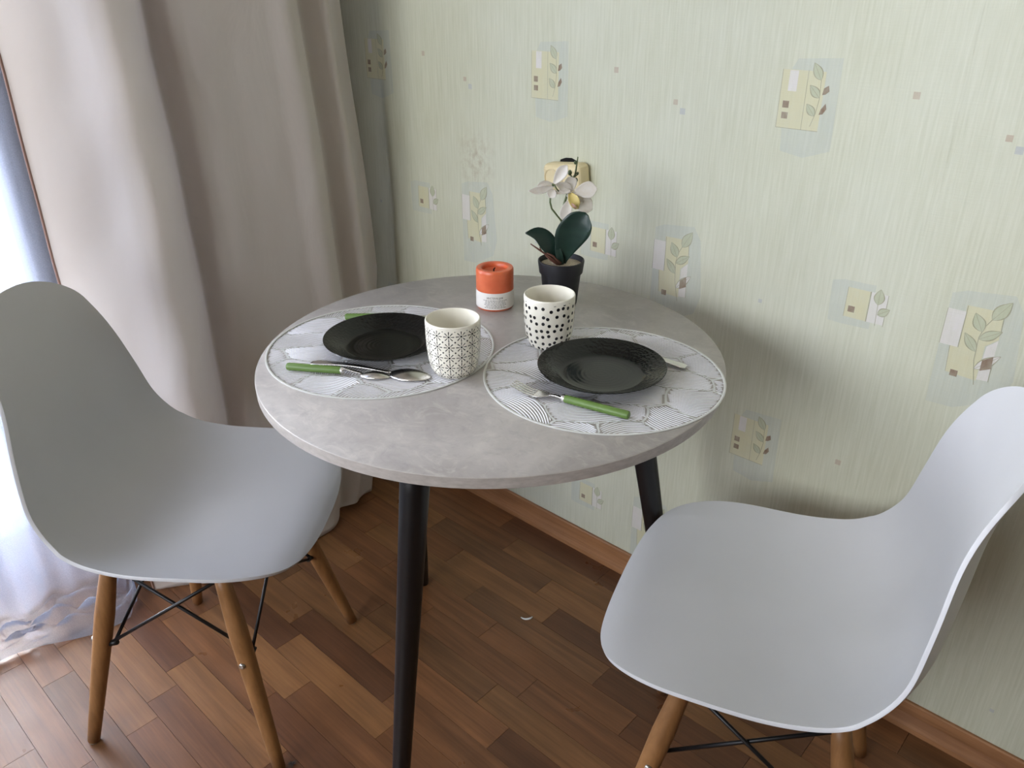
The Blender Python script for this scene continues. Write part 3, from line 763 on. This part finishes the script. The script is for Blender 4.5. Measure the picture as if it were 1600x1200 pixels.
ribbon_leaf('leaf', [wl(875, 412), wl(868, 395, -.004), wl(855, 377, -.010), wl(840, 366, -.016), wl(821, 364, -.020)], [k*K for k in (2, 8, 13, 11, 1)], [k*K for k in (3, 11, 15.5, 11, 1)], .25, M_oleaf, orc)
ribbon_leaf('leaf', [wl(878, 415, -.008), wl(875, 402, -.012), wl(872, 388, -.012), wl(870, 374, -.008)], [k*K for k in (3, 5, 4, 1)], [k*K for k in (4, 6, 5, 1)], .3, M_oleaf, orc)
for pts, r in (([(874, 413), (858, 401), (842, 390), (829, 381)], .0016), ([(871, 413), (860, 406), (852, 399)], .0015), ([(876, 412), (864, 400), (853, 395)], .0018), ([(846, 392), (843, 386)], .001)):
    tube('root', [wl(u, v, -.014) for u, v in pts], [r*1.3]+[r]*(len(pts)-2)+[r*.6], M_root, orc, 8)
tube('stem', [wl(877, 412), wl(878, 380, .006), wl(877, 345, .006), wl(869, 335), wl(862, 326), wl(859.5, 316), wl(860, 306)], .0016, M_stem, orc, 8)
tube('stem', [wl(878, 412, .004), wl(879, 380, .012), wl(879, 344, .012), wl(881, 322, .012), wl(887, 300, .012), wl(895, 279, .012), wl(899, 272, .012), wl(901, 258, .012), wl(903, 245, .012)], [.0024]*4+[.0016]*3+[.0013, .001], M_stem, orc, 8)
def petal(base, tip, wpx, par, d0=0., d1=-.01, cup=.25, mat=M_petal, bend=0.0):
    b, e = wl(*base, d0), wl(*tip, d1); m1 = b.lerp(e, .4)+Vector((0, 0, bend)); m2 = b.lerp(e, .75)+Vector((0, 0, bend*.8)); w = wpx*K/2
    return ribbon_leaf('petal', [b, m1, m2, e], [w*.25, w*.9, w*.95, w*.12], [w*.25, w*.9, w*.95, w*.12], cup, mat, par, .0006, 14, 8)
fa = mk('flower_column', *(lambda s: (s, [(0, 1, 2), (0, 2, 3), (0, 3, 4), (0, 4, 1), (5, 2, 1), (5, 3, 2), (5, 4, 3), (5, 1, 4)]))([wl(864, 289, -.02)+Vector(q)*.0030 for q in ((0, 0, 1), (1, 0, 0), (0, 1, 0), (-1, 0, 0), (0, -1, 0), (0, 0, -1))]), M_bud, orc, True)
petal((866, 291), (826, 298.5), 11, fa, -.012, -.03, .5, bend=-.003)
petal((864, 288), (839, 292), 8, fa, -.012, -.026, .5, bend=.003)
petal((866, 287), (886, 258), 17, fa, -.010, -.012, .35)
petal((868, 287), (893, 299), 16, fa, -.010, -.004, .6)
petal((862, 302), (892, 298), 8, fa, -.018, -.010, .5)
petal((866, 296), (859, 309), 15, fa, -.016, -.022, .5)
tube('stamen', [wl(866, 288, -.022), wl(869, 294, -.022), wl(873, 299, -.02)], [.0014, .0012, .0009], M_stem, fa, 8)
fb = ribbon_leaf('flower_lip', [wl(891, 302, -.006), wl(895, 312, -.014), wl(899, 320, -.016), wl(903, 326, -.012)], [.003, .008, .007, .001], [.003, .009, .008, .001], .5, M_lip, orc, .0008)
petal((898, 300), (933, 295), 25, fb, -.002, -.004, .2)
petal((894, 298), (889, 276), 20, fb, -.002, -.004, .25)
petal((897, 310), (925, 328), 26, fb, -.006, -.004, .2)
petal((890, 312), (880, 345), 18, fb, -.006, -.014, .25)
petal((886, 304), (912, 316), 20, fb, -.004, -.004, .3)
ribbon_leaf('lip_spot', [wl(893, 318, -.019), wl(897, 322, -.021), wl(901, 325, -.019)], [.001, .0022, .0006], [.001, .0022, .0006], .3, M_pink, fb, .0006)
def bud(u, v, r, tall=1.35):
    o = lathe('bud', [(0, -r*tall), (r*.55, -r*tall*.8), (r*.95, -r*.35), (r, .1*r), (r*.75, r*tall*.6), (r*.3, r*tall*.92), (0, r*tall)], M_bud, orc, 14); o.location = wl(u, v, .012); return o
bud(890.5, 270, .0036); bud(902.5, 271, .0022); bud(900, 281.5, .0032); bud(899, 254, .0026)
tube('bud_stalk', [wl(891, 273, .012), wl(895, 278, .012)], .0012, M_stem, orc, 6); tube('bud_stalk', [wl(902, 273, .012), wl(897, 277, .012)], .001, M_stem, orc, 6)

# ------------------------------------------------------------------ socket
so = empty('wall_socket', (-1.0205, -.0005, .9095), 0, 'cream double wall socket hanging askew behind the orchid', 'socket')
so.rotation_euler = (0, -math.radians(6.5), 0)
bd = box('body', -.048, .048, -.040, 0, -.028, .028, M_cream, so); bevel(bd, .012, 4, .5)
for sx in (-1, 1):
    fp = lathe('outlet', [(.0185, 0), (.0185, .0012), (.0172, .0018), (.0160, .0008), (.0155, -.0010), (0, -.0010)], M_cream, so, 40); fp.rotation_euler = (PI/2, 0, 0); fp.location = (sx*.0225, -.0400, 0)
    for h in (-1, 1):
        hh = lathe('pin_hole', [(0, .0002), (.0026, .0002), (.0026, -.0010), (0, -.0010)], M_hole, fp, 14); hh.location = (h*.0090, 0, -.0004)
# ------------------------------------------------------------------ cutlery
M_green = simple('green_handle_plastic', (96, 126, 58), .42, var=.06)
def bladegrid(name, L0, L1, width, zc, camber, mat, par, n=26, m=10, th=.0010):
    V = []
    for i in range(n+1):
        s = i/n; x = L0+(L1-L0)*s; w = width(s); 
        for j in range(m+1):
            v = 2*j/m-1; V.append((x, v*w, zc(s) + camber(s)*(v*v)))
    F = [(i*(m+1)+j, (i+1)*(m+1)+j, (i+1)*(m+1)+j+1, i*(m+1)+j+1) for i in range(n) for j in range(m)]
    o = mk(name, V, F, mat, par, True); thin(o, th, 0); return o
def bowlw(s, w): return w*max(.02, (1-abs(2*s-1)**2.3))**.62*(1.06-.16*s)
def green_handle(par, L, r=.0058):
    pr = [(0, 0), (.0040, 0), (.0052, .0010), (r, .004), (r, L*.5), (r*.95, L-.002), (r*.88, L), (0, L)]
    h = lathe('handle', pr, M_green, par, 28); h.rotation_euler = (0, PI/2, 0); h.location = (0, 0, r)
    f = lathe('ferrule', [(0, L-.0005), (r*.92, L), (r*.98, L+.002), (r*.85, L+.0045), (r*.45, L+.006), (0, L+.006)], M_steel, par, 24); f.rotation_euler = (0, PI/2, 0); f.location = (0, 0, r)
def spoon(name, loc, ang, L, bl, bw, label, green=True, grp='spoons'):
    s_ = empty(name, (loc[0], loc[1], PZ0), math.radians(ang), label, 'spoon', grp)
    if green:
        H = .084; green_handle(s_, H); z0 = .0056
        bladegrid('neck', H+.004, L-bl+.003, lambda s: .0022+.0004*s, lambda s: z0*(1-s)**1.2+.0042, lambda s: -.0003, M_steel, s_, 14, 6, .0016)
    else:
        bladegrid('handle', 0, L-bl+.003, lambda s: .0026 + .0058*max(0, 1-s*1.25)**1.1*min(1, (s+.02)*14)**.5, lambda s: .0030+.0075*math.sin(PI*min(1, s*.9+.1))**1.5*.55, lambda s: -.0008, M_steel, s_, 30, 8, .0016)
    bladegrid('bowl', L-bl, L, lambda s: bowlw(s, bw), lambda s: .0014+.0052*math.sin(PI*min(1, s*1.02))**.8, lambda s: -.0048*math.sin(PI*s)**.7, M_steel, s_, 30, 14, .0010)
    return s_
spoon('teaspoon', (-.9675, -.7315), 33.0, .158, .046, .0125, 'small spoon with a green handle, nearest the table edge by the curtains')
spoon('tablespoon', (-.956, -.6955), 27.8, .188, .064, .0200, 'larger all-silver spoon between the green-handled spoon and the black plate', False)
spoon('tablespoon', (-.5335, -.3325), 189.5, .186, .060, .0195, 'silver spoon mostly hidden behind the black plate nearer the papered wall', False)
def fork(loc, ang, L, label):
    s_ = empty('fork', (loc[0], loc[1], PZ0), math.radians(ang), label, 'fork', 'green-handled forks')
    H = .094; green_handle(s_, H); hs = L-.062
    bladegrid('neck', H+.004, hs+.004, lambda s: .0024, lambda s: .0056+.0015*math.sin(PI*s), lambda s: -.0003, M_steel, s_, 10, 6, .0016)
    zc = lambda x: .0062+.0040*math.sin(PI*(x-hs)/(L-hs))*.0 - .0042*math.sin(PI*min(1, max(0, (x-hs)/(L-hs)*1.05))) + .0060*max(0, (x-hs)/(L-hs)-.55)
    bladegrid('fork_head', hs, hs+.027, lambda s: .0024+.0082*math.sin(PI/2*min(1, s*1.15))**1.3, lambda s: zc(hs+.027*s), lambda s: .0004*s, M_steel, s_, 14, 10, .0012)
    for k in range(4):
        y0 = -.0081+.0054*k
        V = []
        for i in range(9):
            s = i/8; x = hs+.026+(L-hs-.026)*s; w = .0014-.0007*s**3; y = y0*(1-.06*s)
            for q in ((-w, -.0006), (w, -.0006), (w, .0006), (-w, .0006)): V.append((x, y+q[0], zc(x)+.0003+q[1]))
        F = [(0, 1, 2, 3), (35, 34, 33, 32)] + [(4*i+a, 4*i+4+a, 4*i+4+(a+1) % 4, 4*i+(a+1) % 4) for i in range(8) for a in range(4)]
        recalc(mk('tine', V, F, M_steel, s_))
    return s_
fork((-.5080, -.5135), 192.5, .176, 'green-handled fork lying in front of the black plate nearer the papered wall')
fork((-1.0600, -.5560), 43.0, .176, 'green-handled fork behind the black plate nearer the curtains, only its handle showing')

# ------------------------------------------------------------------ little things on the floor
q = px(823, 967, 2, .002)
V, F = [], []
for i in range(11):
    a = -1.1+2.2*i/10; r0, r1 = .0135-.0028*math.cos(a*1.35), .0150
    V += [(r0*math.sin(a), -r0*math.cos(a)+.012, .001+.002*i/10), (r1*math.sin(a), -r1*math.cos(a)+.012, .001)]
F = [(2*i, 2*i+2, 2*i+3, 2*i+1) for i in range(10)]
o = mk('plastic_shaving', V, F, M_pvc, None, True, loc=(q.x, q.y, .0008), rot=(0, 0, .75)); thin(o, .0007)
tag(o, 'tiny white curved shaving on the floor under the table', 'scrap')
M_dust = simple('grey_dust', (92, 84, 78), .95, var=.2)
q = px(456, 1192, 2, .004); V, F = [], []; rd = random.Random(9)
for k in range(46):
    a, b = rd.uniform(0, 2*PI), rd.uniform(.1, 1.2); l = rd.uniform(.004, .011)
    d = Vector((math.cos(a)*math.cos(b), math.sin(a)*math.cos(b), math.sin(b)*.7))*l; s = Vector((-math.sin(a), math.cos(a), 0))*.0012; n = len(V)
    V += [-s, s, d+s*.3, d-s*.3, Vector((0, 0, .0014))-s, Vector((0, 0, .0014))+s]; F += [(n, n+1, n+2, n+3), (n+4, n+5, n+2, n+3)]
tag(mk('dust_ball', V, F, M_dust, None, loc=(q.x, q.y, .001)), 'small grey dust ball on the floor by a front chair leg', 'dust')
